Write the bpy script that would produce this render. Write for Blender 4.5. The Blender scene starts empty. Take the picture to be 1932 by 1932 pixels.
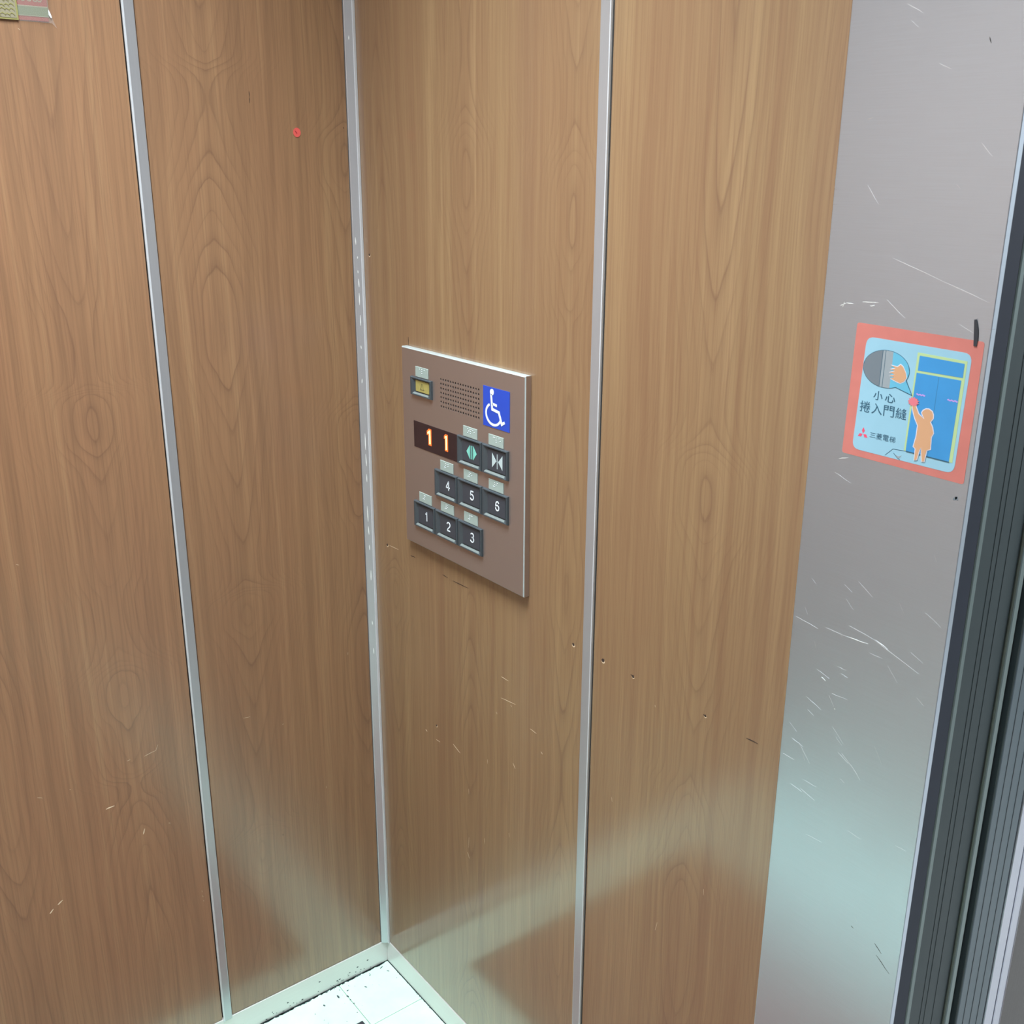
import bpy, bmesh, math, random
from mathutils import Vector, Matrix
from mathutils.geometry import tessellate_polygon
random.seed(7)
sc = bpy.context.scene
COL = sc.collection

# ------------------------------------------------------------------ camera
cam_d = bpy.data.cameras.new('camera')
cam = bpy.data.objects.new('camera', cam_d)
COL.objects.link(cam)
sc.camera = cam
right = Vector((0.60939442, 0.79285155, 0.00498632))
up = Vector((-0.25025821, 0.18637613, 0.95007093))
fwd = Vector((-0.75233587, 0.58021579, -0.31199419))
M = Matrix.Identity(4)
for i in range(3):
    M[i][0] = right[i]; M[i][1] = up[i]; M[i][2] = -fwd[i]
M[0][3], M[1][3], M[2][3] = 1.60154, -0.90844, 1.6
cam.matrix_world = M
cam_d.sensor_width = 36.0
cam_d.lens = 1982.48 / 1932 * 36.0
cam_d.clip_start = 0.02
cam_d.dof.use_dof = True
cam_d.dof.focus_distance = 1.55
cam_d.dof.aperture_fstop = 22

# ------------------------------------------------------------------ world, exposure
w = bpy.data.worlds.new('world'); sc.world = w
w.use_nodes = True
w.node_tree.nodes['Background'].inputs[0].default_value = (0.75, 0.85, 1.0, 1)
w.node_tree.nodes['Background'].inputs[1].default_value = 0.35
sc.view_settings.view_transform = 'Standard'
sc.view_settings.look = 'None'
sc.view_settings.gamma = 1
sc.view_settings.use_curve_mapping = False
sc.view_settings.exposure = 0.0

# cab extents
XR, YB, ZC = 2.25, -1.12, 2.55
X_STEEL, X_OPEN, X_OPEN2 = 0.9404, 1.1201, 1.93
PT = 0.0106

# lamps: the cab's ceiling panel, and the lobby's ceiling light beyond the door
LAMPS = [
    ('cab', (0.62, -0.60, ZC - 0.035), (0.8, 0.6), 34.5, (0.90, 1.0, 1.04)),
    ('lobby', (1.9, 1.25, 2.45), (1.3, 0.8), 60.0, (0.95, 0.96, 1.0)),
]
for nm, loc, sz, pw, colr in LAMPS:
    ld = bpy.data.lights.new(nm + '_lamp', 'AREA')
    ld.shape = 'RECTANGLE'; ld.size, ld.size_y = sz; ld.energy = pw; ld.color = colr
    if nm == 'cab': ld.spread = math.radians(98)
    lo = bpy.data.objects.new(nm + '_lamp', ld); lo.location = loc
    COL.objects.link(lo)

# ------------------------------------------------------------------ materials
def new_mat(name):
    m = bpy.data.materials.new(name); m.use_nodes = True
    nt = m.node_tree
    return m, nt, nt.nodes['Principled BSDF']

class G:
    """tiny node-graph helper"""
    def __init__(s, nt): s.nt = nt
    def node(s, t, **k):
        n = s.nt.nodes.new(t)
        for a, b in k.items(): setattr(n, a, b)
        return n
    def put(s, sock, v):
        if isinstance(v, bpy.types.NodeSocket): s.nt.links.new(v, sock)
        else: sock.default_value = v
    def m(s, op, a, b=None, c=None, clamp=False):
        n = s.node('ShaderNodeMath', operation=op, use_clamp=clamp)
        s.put(n.inputs[0], a)
        if b is not None: s.put(n.inputs[1], b)
        if c is not None: s.put(n.inputs[2], c)
        return n.outputs[0]
    def comb(s, x, y, z):
        n = s.node('ShaderNodeCombineXYZ')
        s.put(n.inputs[0], x); s.put(n.inputs[1], y); s.put(n.inputs[2], z)
        return n.outputs[0]
    def noise(s, vec, scale=1.0, detail=2.0, rough=0.5):
        n = s.node('ShaderNodeTexNoise'); s.put(n.inputs['Vector'], vec)
        n.inputs['Scale'].default_value = scale; n.inputs['Detail'].default_value = detail
        n.inputs['Roughness'].default_value = rough
        return n.outputs['Fac']
    def ramp(s, fac, stops, interp='LINEAR'):
        n = s.node('ShaderNodeValToRGB'); s.put(n.inputs[0], fac)
        cr = n.color_ramp; cr.interpolation = interp
        while len(cr.elements) < len(stops): cr.elements.new(0.5)
        for e, (p, c) in zip(cr.elements, stops):
            e.position = p; e.color = (c, c, c, 1) if not isinstance(c, tuple) else tuple(c) + (1,)
        return n.outputs[0]
    def mix(s, fac, a, b, typ='MIX'):
        n = s.node('ShaderNodeMix', data_type='RGBA', blend_type=typ)
        s.put(n.inputs[0], fac)
        s.put(n.inputs[6], a if isinstance(a, bpy.types.NodeSocket) else tuple(a) + (1,))
        s.put(n.inputs[7], b if isinstance(b, bpy.types.NodeSocket) else tuple(b) + (1,))
        return n.outputs[2]
    def curve(s, fac, pts):
        n = s.node('ShaderNodeFloatCurve'); s.put(n.inputs['Value'], fac)
        c = n.mapping.curves[0]
        pts = sorted(pts)
        while len(c.points) < len(pts): c.points.new(0.5, 0.5)
        for p, (x, y) in zip(c.points, pts): p.location = (x, y); p.handle_type = 'AUTO'
        n.mapping.update()
        return n.outputs[0]

def plain(name, col, rough=0.5, metal=0.0, spec=0.5, var=0.0, vscale=40, emit=None, es=0.0):
    m, nt, b = new_mat(name); g = G(nt)
    if var:
        tc = g.node('ShaderNodeTexCoord').outputs['Object']
        f = g.noise(tc, vscale, 3)
        c = g.mix(f, tuple(x * (1 - var) for x in col), tuple(min(1, x * (1 + var)) for x in col))
        nt.links.new(c, b.inputs['Base Color'])
    else:
        b.inputs['Base Color'].default_value = tuple(col) + (1,)
    b.inputs['Roughness'].default_value = rough
    b.inputs['Metallic'].default_value = metal
    b.inputs['Specular IOR Level'].default_value = spec
    if emit:
        b.inputs['Emission Color'].default_value = tuple(emit) + (1,)
        b.inputs['Emission Strength'].default_value = es
    return m

def wood(name, axis, axes, seed=0.0, hue=0.0):
    """cherry laminate: contour lines of F(u,z) = K|u-uc|^p + g(z) give the nested arches and ovals"""
    m, nt, b = new_mat(name); g = G(nt)
    sep = g.node('ShaderNodeSeparateXYZ')
    nt.links.new(g.node('ShaderNodeTexCoord').outputs['Object'], sep.inputs[0])
    u = sep.outputs[0 if axis == 'x' else 1]; z = sep.outputs[2]
    zn = g.m('DIVIDE', z, 2.4, clamp=True)
    su = g.m('ADD', u, seed)
    # slow wobble of the axis, plus a fine waver
    wob = g.m('MULTIPLY', g.m('SUBTRACT', g.noise(g.comb(su, 0.3, g.m('MULTIPLY', z, 1.7)), 1.0, 2), 0.5), 0.034)
    wob2 = g.m('MULTIPLY', g.m('SUBTRACT', g.noise(g.comb(g.m('MULTIPLY', su, 30), 1.3, g.m('MULTIPLY', z, 7)), 1.0, 3), 0.5), 0.006)
    uu = g.m('ADD', g.m('ADD', u, wob), wob2)
    F = None; D = None
    for uc, K, prof in axes:
        du = g.m('ABSOLUTE', g.m('SUBTRACT', uu, uc))
        gz = g.m('MULTIPLY', g.curve(zn, [(pz / 2.4, lv / 10.0) for pz, lv in prof]), 10.0)
        f = g.m('MULTIPLY_ADD', g.m('POWER', du, 1.5), K * 0.5, gz)
        F = f if F is None else g.m('MINIMUM', F, f)
        D = du if D is None else g.m('MINIMUM', D, du)
    F = g.m('ADD', F, g.m('MULTIPLY', g.noise(g.comb(g.m('MULTIPLY', su, 14), 4.1, g.m('MULTIPLY', z, 2.2)), 1.0, 3, 0.6), 1.3))
    fr = g.m('FRACT', F)
    line = g.ramp(fr, [(0.0, 0.75), (0.035, 1.0), (0.10, 0.45), (0.35, 0.12), (0.7, 0.0), (0.94, 0.05), (1.0, 0.75)])
    # each ring has its own strength
    ring = g.noise(g.comb(g.m('MULTIPLY', g.m('FLOOR', F), 3.7), g.m('MULTIPLY', z, 1.5), g.m('MULTIPLY', su, 5)), 1.0, 2)
    ringf = g.ramp(ring, [(0.34, 0.12), (0.62, 1.0)])
    near = g.ramp(g.m('MULTIPLY', D, 10.0), [(0.15, 1.0), (0.75, 0.35), (1.0, 0.3)])
    dark = g.m('MULTIPLY', g.m('MULTIPLY', line, ringf), near)
    # straight pores and bands
    band = g.noise(g.comb(g.m('MULTIPLY', g.m('ADD', su, wob), 55), 2.0, g.m('MULTIPLY', z, 0.9)), 1.0, 4, 0.6)
    fine = g.noise(g.comb(g.m('MULTIPLY', g.m('ADD', su, wob2), 420), 7.0, g.m('MULTIPLY', z, 4.0)), 1.0, 3, 0.65)
    wide = g.noise(g.comb(g.m('MULTIPLY', su, 9), 9.0, g.m('MULTIPLY', z, 0.8)), 1.0, 3)
    speck = g.noise(g.comb(g.m('MULTIPLY', su, 900), 3.0, g.m('MULTIPLY', z, 900)), 1.0, 2)
    A = (0.236, 0.153, 0.074); B = (0.208, 0.122, 0.061)
    if hue:  # left wall only: redder cast of the light put into the colour
        A = (A[0] * (1 + hue * 2.6), A[1] * (1 - hue * .6), A[2] * (1 - hue * .3)); B = (B[0] * (1 + hue * 2.6), B[1] * (1 - hue * .6), B[2] * (1 - hue * .3))
    c = g.mix(g.ramp(wide, [(0.3, 0.0), (0.7, 1.0)]), A, B)
    c = g.mix(g.m('MULTIPLY', g.ramp(band, [(0.36, 1.0), (0.5, 0.25), (0.62, 0.0)]), 0.62), c, (0.170, 0.088, 0.044))
    c = g.mix(g.m('MULTIPLY', g.ramp(band, [(0.55, 0.0), (0.7, 1.0)]), 0.30), c, (0.33, 0.215, 0.110))
    c = g.mix(g.m('MULTIPLY', g.ramp(fine, [(0.38, 1.0), (0.52, 0.0)]), 0.46), c, (0.150, 0.075, 0.038))
    c = g.mix(g.m('MULTIPLY', g.ramp(speck, [(0.4, 0.0), (0.75, 1.0)]), 0.10), c, (0.17, 0.09, 0.05))
    c = g.mix(g.m('MULTIPLY', dark, 0.56), c, (0.105, 0.050, 0.027))
    nt.links.new(c, b.inputs['Base Color'])
    b.inputs['Roughness'].default_value = 0.21 if hue else 0.145
    b.inputs['Specular IOR Level'].default_value = 0.75
    b.inputs['Coat Weight'].default_value = 1.0
    b.inputs['Coat IOR'].default_value = 1.55
    b.inputs['Coat Roughness'].default_value = 0.50
    bp = g.node('ShaderNodeBump'); bp.inputs['Strength'].default_value = 0.05; bp.inputs['Distance'].default_value = 0.0006
    nt.links.new(g.noise(g.comb(g.m('MULTIPLY', su, 260), 0.0, g.m('MULTIPLY', z, 120)), 1.0, 3), bp.inputs['Height'])
    nt.links.new(bp.outputs[0], b.inputs['Normal'])
    return m

def steel(name, col, rough=0.32, mott=0.06, dirx='x', grain=300, aniso=0.5, metal=1.0, bump=0.03):
    m, nt, b = new_mat(name); g = G(nt)
    tc = g.node('ShaderNodeTexCoord').outputs['Object']
    sep = g.node('ShaderNodeSeparateXYZ'); nt.links.new(tc, sep.inputs[0])
    u = g.m('ADD', sep.outputs[0], sep.outputs[1]); z = sep.outputs[2]
    if dirx == 'x':   # hairline runs vertically
        v = g.comb(g.m('MULTIPLY', u, grain * 4), 0.0, g.m('MULTIPLY', z, grain * 0.06))
    else:
        v = g.comb(g.m('MULTIPLY', u, grain * 0.06), 0.0, g.m('MULTIPLY', z, grain * 4))
    hair = g.noise(v, 1.0, 3)
    cloud = g.noise(tc, 5.0, 4, 0.6)
    c = g.mix(hair, tuple(x * 0.93 for x in col), tuple(min(1, x * 1.05) for x in col))
    c = g.mix(g.m('MULTIPLY', cloud, mott * 4), c, tuple(x * 0.82 for x in col))
    nt.links.new(c, b.inputs['Base Color'])
    b.inputs['Metallic'].default_value = metal
    nt.links.new(g.m('ADD', g.m('MULTIPLY', cloud, mott), g.m('MULTIPLY_ADD', hair, 0.08, rough - 0.05)), b.inputs['Roughness'])
    bp = g.node('ShaderNodeBump'); bp.inputs['Strength'].default_value = bump; bp.inputs['Distance'].default_value = 0.0004
    nt.links.new(hair, bp.inputs['Height']); nt.links.new(bp.outputs[0], b.inputs['Normal'])
    return m

# ring profiles (height, level) read along each grain axis; low = heart of an oval, high = neck between ovals
W = {}
W['b1'] = wood('cherry_laminate_front', 'x', [
    (0.075, 620, [(2.4, 1), (1.95, 4), (1.70, 2.6), (1.5, 0.6), (1.42, 0.2), (1.15, 3.2), (0.98, 4), (0.90, 0.9), (0.875, 0.2), (0.80, 1.5), (0.64, 2.7), (0.45, 4), (0.2, 0.6), (0, 2)]),
    (0.312, 560, [(2.4, 3), (2.05, 0.3), (1.74, 4.2), (1.64, 1.2), (1.58, 0.1), (1.53, 0.9), (1.48, 2.1), (1.41, 2.9), (1.31, 4.0), (1.18, 5.2), (1.0, 5.0), (0.93, 4.1), (0.85, 3.1), (0.78, 2.0), (0.72, 1.1), (0.65, 0.4), (0.58, 1.2), (0.45, 2.3), (0.34, 3.3), (0.25, 4), (0.1, 1), (0, 0.5)]),
    (0.550, 640, [(2.4, 5), (2.0, 0.5), (1.74, 3.0), (1.68, 3.6), (1.60, 1.3), (1.53, 0.3), (1.48, 1.3), (1.42, 2.3), (1.395, 3.2), (1.33, 2.6), (1.22, 1.7), (1.10, 0.9), (1.02, 0.3), (0.95, 1.2), (0.83, 2.3), (0.72, 3.4), (0.6, 2.4), (0.45, 0.8), (0.3, 2), (0.1, 3), (0, 3)])])
W['b2'] = wood('cherry_laminate_beside_steel', 'x', [
    (0.800, 560, [(2.4, 4), (2.1, 0.5), (1.75, 1.5), (1.555, 2.3), (1.476, 3.1), (1.4175, 3.9), (1.34, 4.4), (1.275, 1.3), (1.23, 0.1), (1.18, 0.9), (1.165, 1.6), (1.13, 2.3), (1.08, 3.1), (0.99, 4.1), (0.95, 4.9), (0.87, 5.6), (0.82, 4.3), (0.72, 2.5), (0.62, 0.6), (0.4, 2.5), (0.25, 4), (0.1, 1), (0, 0.5)]),
    (0.985, 620, [(2.4, 2), (2.0, 4), (1.6, 0.5), (1.2, 3.5), (0.8, 0.5), (0.4, 4), (0, 1)])], seed=0.37)
W['a2'] = wood('cherry_laminate_by_corner', 'y', [
    (-0.022, 560, [(2.4, 4), (2.0, 1), (1.72, 3.4), (1.65, 1.0), (1.61, 0.1), (1.56, 1.3), (1.50, 2.3), (1.36, 3.3), (1.25, 4), (1.19, 1.2), (1.14, 0.2), (1.08, 1.2), (1.0, 2.3), (0.96, 3.2), (0.85, 2.4), (0.72, 0.6), (0.5, 2.5), (0.3, 4), (0, 1)]),
    (-0.252, 430, [(2.4, 5), (2.0, 0.5), (1.83, 2.3), (1.75, 3.6), (1.70, 6.3), (1.66, 5.9), (1.60, 4.9), (1.57, 4.0), (1.53, 3.2), (1.49, 2.3), (1.45, 1.3), (1.35, 0.3), (1.28, 1.0), (1.22, 1.9), (1.13, 2.9), (1.02, 4.0), (0.94, 4.5), (0.90, 1.2), (0.86, 0.1), (0.83, 1.0), (0.79, 2.0), (0.73, 2.9), (0.66, 3.6), (0.56, 4.5), (0.46, 5.0), (0.42, 1.2), (0.39, 0.3), (0.34, 1.3), (0.25, 3.0), (0.15, 1.9), (0.05, 0.5), (0, 0.3)])], seed=1.9, hue=0.045)
W['a1'] = wood('cherry_laminate_far_left', 'y', [
    (-0.468, 480, [(2.4, 5), (2.0, 0.5), (1.69, 2.0), (1.59, 2.7), (1.48, 3.6), (1.42, 4.3), (1.36, 5.0), (1.30, 4.9), (1.275, 1.3), (1.23, 0.2), (1.185, 1.2), (1.155, 2.1), (1.08, 3.0), (0.98, 4.0), (0.93, 4.9), (0.86, 4.4), (0.82, 1.4), (0.78, 0.3), (0.73, 1.3), (0.66, 2.3), (0.63, 3.2), (0.61, 5.2), (0.575, 4.2), (0.53, 3.3), (0.48, 2.2), (0.37, 1.2), (0.2, 0.3), (0, 3)]),
    (-0.665, 560, [(2.4, 1), (2.0, 4), (1.6, 0.5), (1.1, 4), (0.7, 0.5), (0.3, 4), (0, 1)]),
    (-0.262, 560, [(2.4, 1), (1.9, 4), (1.5, 1.5), (1.1, 4), (0.7, 1.5), (0.3, 4), (0, 1)])], seed=4.4, hue=0.06)
PG = [(2.4, 5), (2.0, 0.5), (1.69, 2.0), (1.36, 5.0), (1.23, 0.2), (0.93, 4.9), (0.78, 0.3), (0.61, 5.2), (0.2, 0.3), (0, 3)]
W['ax'] = wood('cherry_laminate_back', 'x', [(0.24, 500, PG), (0.72, 500, PG), (1.2, 500, PG), (1.68, 500, PG), (2.1, 500, PG)], seed=6.1)
W['ay'] = wood('cherry_laminate_side', 'y', [(-0.2, 500, PG), (-0.7, 500, PG), (-0.95, 500, PG), (-1.2, 500, PG), (-1.45, 500, PG)], seed=8.1)

MT = {}
MT['dark'] = plain('dark_backing', (0.035, 0.028, 0.024), 0.8)
MT['alu'] = steel('brushed_aluminium', (0.46, 0.48, 0.52), 0.30, 0.05, 'x', 200, metal=0.65)
MT['edge'] = plain('painted_edge_highlight', (0.60, 0.63, 0.68), 0.28, 0.35)  # lighter metal: reflected light painted along the strip edges
MT['steel'] = steel('hairline_steel', (0.55, 0.63, 0.73), 0.27, 0.08, 'z', 260, metal=0.9, bump=0.02)
MT['base'] = steel('satin_base_strip', (0.68, 0.68, 0.68), 0.40, 0.05, 'z', 200, metal=0.35)
MT['plate'] = steel('brown_cast_steel', (0.47, 0.395, 0.37), 0.36, 0.02, 'x', 900, metal=0.85, bump=0.03)  # hairline steel with the wood's brown reflection put into its colour
MT['backsteel'] = steel('pale_brushed_steel', (0.68, 0.54, 0.47), 0.30, 0.06, 'z', 200, metal=0.5)
MT['plate_edge'] = plain('plate_edge_highlight', (0.40, 0.46, 0.47), 0.32, 0.35)  # paler top face and bevel: highlight put into the plate's colour
MT['bezel'] = plain('slate_grey_plastic', (0.036, 0.047, 0.056), 0.36, 0, 0.6, 0.12, 300)
MT['cap'] = plain('charcoal_plastic', (0.036, 0.041, 0.053), 0.45, 0, 0.5, 0.1, 300)
MT['lip'] = plain('painted_lip_highlight', (0.15, 0.18, 0.18), 0.35)  # paler grey for the highlight painted on the button lips
MT['white'] = plain('white_print', (0.62, 0.68, 0.74), 0.5)
MT['teal'] = plain('teal_print', (0.16, 0.48, 0.41), 0.5)
MT['pale'] = plain('pale_grey_print', (0.38, 0.46, 0.48), 0.5)
MT['braille'] = plain('sage_plastic', (0.27, 0.335, 0.315), 0.45, 0, 0.5, 0.05, 200)
MT['yellow'] = plain('old_yellow_plastic', (0.30, 0.26, 0.085), 0.3, 0, 0.5, 0.2, 300)
MT['olive'] = plain('olive_print', (0.13, 0.12, 0.05), 0.5)
MT['glass'] = plain('smoked_display_glass', (0.020, 0.010, 0.014), 0.14, 0, 0.8)
MT['led'] = plain('led_core', (0.9, 0.5, 0.2), 0.5, emit=(1.0, 0.50, 0.17), es=2.6)
MT['led2'] = plain('led_painted_halo', (0.5, 0.1, 0.02), 0.5, emit=(1.0, 0.13, 0.02), es=0.95)  # halo round the figures, painted as a wider glowing copy
MT['blue'] = plain('royal_blue_vinyl', (0.016, 0.055, 0.40), 0.35)
MT['hole'] = plain('grille_cavity', (0.006, 0.006, 0.006), 0.9)
MT['navy'] = plain('dark_navy', (0.022, 0.032, 0.054), 0.6, 0, 0.3, 0.1, 60)
MT['red'] = plain('glare_paled_red_print', (0.46, 0.150, 0.13), 0.40, 0, 0.5, 0.10, 60)  # red with the paleness of glare mixed into the colour
MT['sky'] = plain('pale_blue_print', (0.235, 0.425, 0.54), 0.40, 0, 0.5, 0.06, 40)
MT['doorblue'] = plain('azure_print', (0.035, 0.225, 0.50), 0.40, 0, 0.5, 0.18, 25)
MT['cyan'] = plain('cyan_print', (0.10, 0.36, 0.52), 0.40)
MT['lime'] = plain('lime_print', (0.36, 0.49, 0.25), 0.40)
MT['orange'] = plain('peach_print', (0.50, 0.28, 0.16), 0.40)
MT['halo'] = plain('light_outline_print', (0.54, 0.54, 0.62), 0.40)
MT['g1'] = plain('mid_grey_print', (0.13, 0.16, 0.19), 0.40)
MT['g2'] = plain('light_grey_print', (0.24, 0.28, 0.31), 0.40)
MT['ink'] = plain('teal_ink', (0.022, 0.085, 0.14), 0.40)
MT['magenta'] = plain('pink_print', (0.58, 0.15, 0.19), 0.40)
MT['pinkline'] = plain('violet_print', (0.42, 0.26, 0.62), 0.40)
MT['logo'] = plain('crimson_print', (0.62, 0.07, 0.14), 0.40)
MT['dot'] = plain('bright_red_paper', (0.60, 0.09, 0.08), 0.45, 0, 0.5, 0.1, 300)
MT['maroon'] = plain('maroon_print', (0.30, 0.02, 0.03), 0.5)
MT['black'] = plain('black_mark', (0.02, 0.022, 0.03), 0.6)
MT['hole_brown'] = plain('screw_hole_dark', (0.030, 0.016, 0.010), 0.8)
MT['hole_rim'] = plain('chipped_laminate', (0.62, 0.50, 0.36), 0.7)
MT['scratch'] = plain('bare_scratch', (0.72, 0.62, 0.46), 0.6)
MT['scratch2'] = plain('worn_laminate_scratch', (0.44, 0.35, 0.24), 0.6)
MT['mscratch'] = plain('bright_metal_scratch', (0.86, 0.90, 0.90), 0.35, 0.4)
MT['fscr'] = plain('dull_metal_scratch', (0.66, 0.67, 0.70), 0.45, 0.6)
MT['grime'] = plain('black_grime', (0.045, 0.065, 0.075), 0.8)
MT['gold'] = plain('gold_foil', (0.26, 0.245, 0.095), 0.4, 0.25, 0.5, 0.2, 60)
MT['greygreen'] = plain('grey_green_print', (0.115, 0.135, 0.078), 0.45, 0, 0.5, 0.05, 100)
MT['postred'] = plain('rose_red_print', (0.20, 0.050, 0.038), 0.45, 0, 0.5, 0.05, 100)
MT['cream'] = plain('cream_print', (0.21, 0.19, 0.13), 0.45)
MT['doorlip'] = steel('worn_door_lip', (0.20, 0.27, 0.27), 0.38, 0.12, 'x', 60, metal=0.5, bump=0.4)
MT['doorbody'] = steel('dull_green_grey_steel', (0.045, 0.070, 0.078), 0.50, 0.08, 'x', 50, metal=0.3)
MT['landdoor'] = steel('blue_grey_steel', (0.125, 0.175, 0.205), 0.42, 0.06, 'x', 60, metal=0.4)
MT['landgroove'] = plain('grey_groove', (0.070, 0.10, 0.12), 0.5)
MT['jambbright'] = steel('hammered_bright_steel', (0.60, 0.64, 0.74), 0.30, 0.10, 'x', 45, metal=0.6, bump=0.7)
MT['jamb'] = steel('dark_hairline_steel', (0.085, 0.08, 0.08), 0.36, 0.06, 'x', 90, metal=0.7, bump=0.35)
MT['white_panel'] = plain('white_enamel', (0.78, 0.80, 0.80), 0.4)
MT['diffuser'] = plain('lit_diffuser', (0.9, 0.9, 0.9), 0.5, emit=(1.0, 0.98, 0.93), es=2.2)
MT['lobbywall'] = plain('lobby_wall_paint', (0.62, 0.64, 0.62), 0.7, 0, 0.4, 0.04, 3)

def film_mat():
    m, nt, b = new_mat('clear_laminating_film')
    b.inputs['Base Color'].default_value = (0.5, 0.5, 0.5, 1)
    b.inputs['Roughness'].default_value = 0.12
    b.inputs['Alpha'].default_value = 0.08
    return m
MT['film'] = film_mat()

def tile_mat():
    m, nt, b = new_mat('white_vinyl_tile'); g = G(nt)
    tc = g.node('ShaderNodeTexCoord').outputs['Object']
    n1 = g.noise(tc, 14, 5, 0.65); n2 = g.noise(tc, 130, 4, 0.7); n3 = g.noise(tc, 34, 5, 0.7)
    c = g.mix(g.ramp(n1, [(0.35, 0.0), (0.65, 1.0)]), (0.53, 0.77, 0.64), (0.47, 0.69, 0.59))
    c = g.mix(g.m('MULTIPLY', g.ramp(n3, [(0.60, 0.0), (0.72, 1.0)]), 0.25), c, (0.45, 0.52, 0.52))
    c = g.mix(g.m('MULTIPLY', g.ramp(n2, [(0.72, 0.0), (0.76, 1.0)]), 0.65), c, (0.10, 0.13, 0.14))
    nt.links.new(c, b.inputs['Base Color'])
    b.inputs['Roughness'].default_value = 0.35
    return m
MT['tile'] = tile_mat()

def mat_mat():
    m, nt, b = new_mat('red_brown_loop_pile'); g = G(nt)
    tc = g.node('ShaderNodeTexCoord').outputs['Object']
    c = g.mix(g.noise(tc, 260, 3, 0.7), (0.10, 0.040, 0.030), (0.22, 0.10, 0.075))
    nt.links.new(c, b.inputs['Base Color']); b.inputs['Roughness'].default_value = 0.9
    bp = g.node('ShaderNodeBump'); bp.inputs['Strength'].default_value = 0.6; bp.inputs['Distance'].default_value = 0.003
    nt.links.new(g.noise(tc, 300, 2), bp.inputs['Height']); nt.links.new(bp.outputs[0], b.inputs['Normal'])
    return m
MT['mat'] = mat_mat()

# ------------------------------------------------------------------ object helpers
def link(name, bm, mat, parent=None, smooth=False):
    bmesh.ops.recalc_face_normals(bm, faces=bm.faces[:])
    me = bpy.data.meshes.new(name); bm.to_mesh(me); bm.free()
    mats = mat if isinstance(mat, (list, tuple)) else [mat]
    for q in mats: me.materials.append(q)
    if smooth:
        for p in me.polygons: p.use_smooth = True
    o = bpy.data.objects.new(name, me); COL.objects.link(o)
    if parent: o.parent = parent
    return o

def empty(name, parent=None):
    """root at the world origin axis of its wall so that mesh coordinates stay in metres of the cab"""
    o = bpy.data.objects.new(name, None); o.empty_display_size = 0.05
    COL.objects.link(o)
    if parent: o.parent = parent
    return o

def tag(o, label, cat, group=None):
    o['label'] = label; o['category'] = cat
    if group: o['group'] = group
    return o

def struct(o, label=None, cat='wall'):
    o['kind'] = 'structure'
    if label: o['label'] = label; o['category'] = cat
    return o

def box(bm, x0, x1, y0, y1, z0, z1, bev=0.0, seg=2, mi=0):
    r = bmesh.ops.create_cube(bm, size=1.0)
    vs = r['verts']
    for v in vs:
        v.co = ((x0 + x1) / 2 + v.co.x * (x1 - x0), (y0 + y1) / 2 + v.co.y * (y1 - y0), (z0 + z1) / 2 + v.co.z * (z1 - z0))
    fs = set(f for v in vs for f in v.link_faces)
    if mi:
        for f in fs: f.material_index = mi
    if bev:
        es = list(set(e for v in vs for e in v.link_edges))
        bmesh.ops.bevel(bm, geom=es, offset=bev, segments=seg, profile=0.5, affect='EDGES')

def mkbox(name, dims, mat, parent=None, bev=0.0, seg=2):
    bm = bmesh.new(); box(bm, *dims, bev=bev, seg=seg); return link(name, bm, mat, parent)

def onB(p, y): return Vector((p[0], y, p[1]))
def onA(p, x): return Vector((x, p[0], p[1]))

def prism(bm, pts, lift, a, b):
    """extruded outline: lift(p, depth) places a 2-D wall point at a depth"""
    lo = [bm.verts.new(lift(p, a)) for p in pts]; hi = [bm.verts.new(lift(p, b)) for p in pts]
    n = len(pts)
    if n <= 4:
        bm.faces.new(lo); bm.faces.new(hi)
    else:
        for t in tessellate_polygon([[Vector((p[0] * 1000, p[1] * 1000, 0)) for p in pts]]):
            if len(set(t)) == 3:
                bm.faces.new([lo[k] for k in t]); bm.faces.new([hi[k] for k in t])
    for i in range(n): bm.faces.new([lo[i], lo[(i + 1) % n], hi[(i + 1) % n], hi[i]])

def shape(name, pts, lift, a, b, mat, parent=None):
    bm = bmesh.new()
    prism(bm, pts, lift, a, b)
    return link(name, bm, mat, parent)

def ell(cx, cz, rx, rz, n=36, a0=0, a1=360, tilt=0):
    P = []
    t = math.radians(tilt)
    for i in range(n if a1 - a0 >= 360 else n + 1):
        a = math.radians(a0 + (a1 - a0) * i / n)
        x, z = rx * math.cos(a), rz * math.sin(a)
        P.append((cx + x * math.cos(t) - z * math.sin(t), cz + x * math.sin(t) + z * math.cos(t)))
    return P

def stroke(bm, pts, wdt, lift, a, b, caps=True):
    """a ribbon of one constant-width outline along a polyline"""
    L, R = [], []
    for i, p in enumerate(pts):
        p = Vector(p)
        d0 = (p - Vector(pts[i - 1])).normalized() if i else None
        d1 = (Vector(pts[i + 1]) - p).normalized() if i < len(pts) - 1 else None
        d = d1 if d0 is None else d0 if d1 is None else (d0 + d1).normalized()
        n = Vector((-d.y, d.x))
        k = 1.0
        if d0 is not None and d1 is not None:
            k = 1 / max(0.45, n.dot(Vector((-d0.y, d0.x))))
        ww = wdt[i] if isinstance(wdt, (list, tuple)) else wdt
        L.append(tuple(p + n * ww / 2 * k)); R.append(tuple(p - n * ww / 2 * k))
    for i in range(len(pts) - 1):
        prism(bm, [L[i], L[i + 1], R[i + 1], R[i]], lift, a, b)

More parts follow.
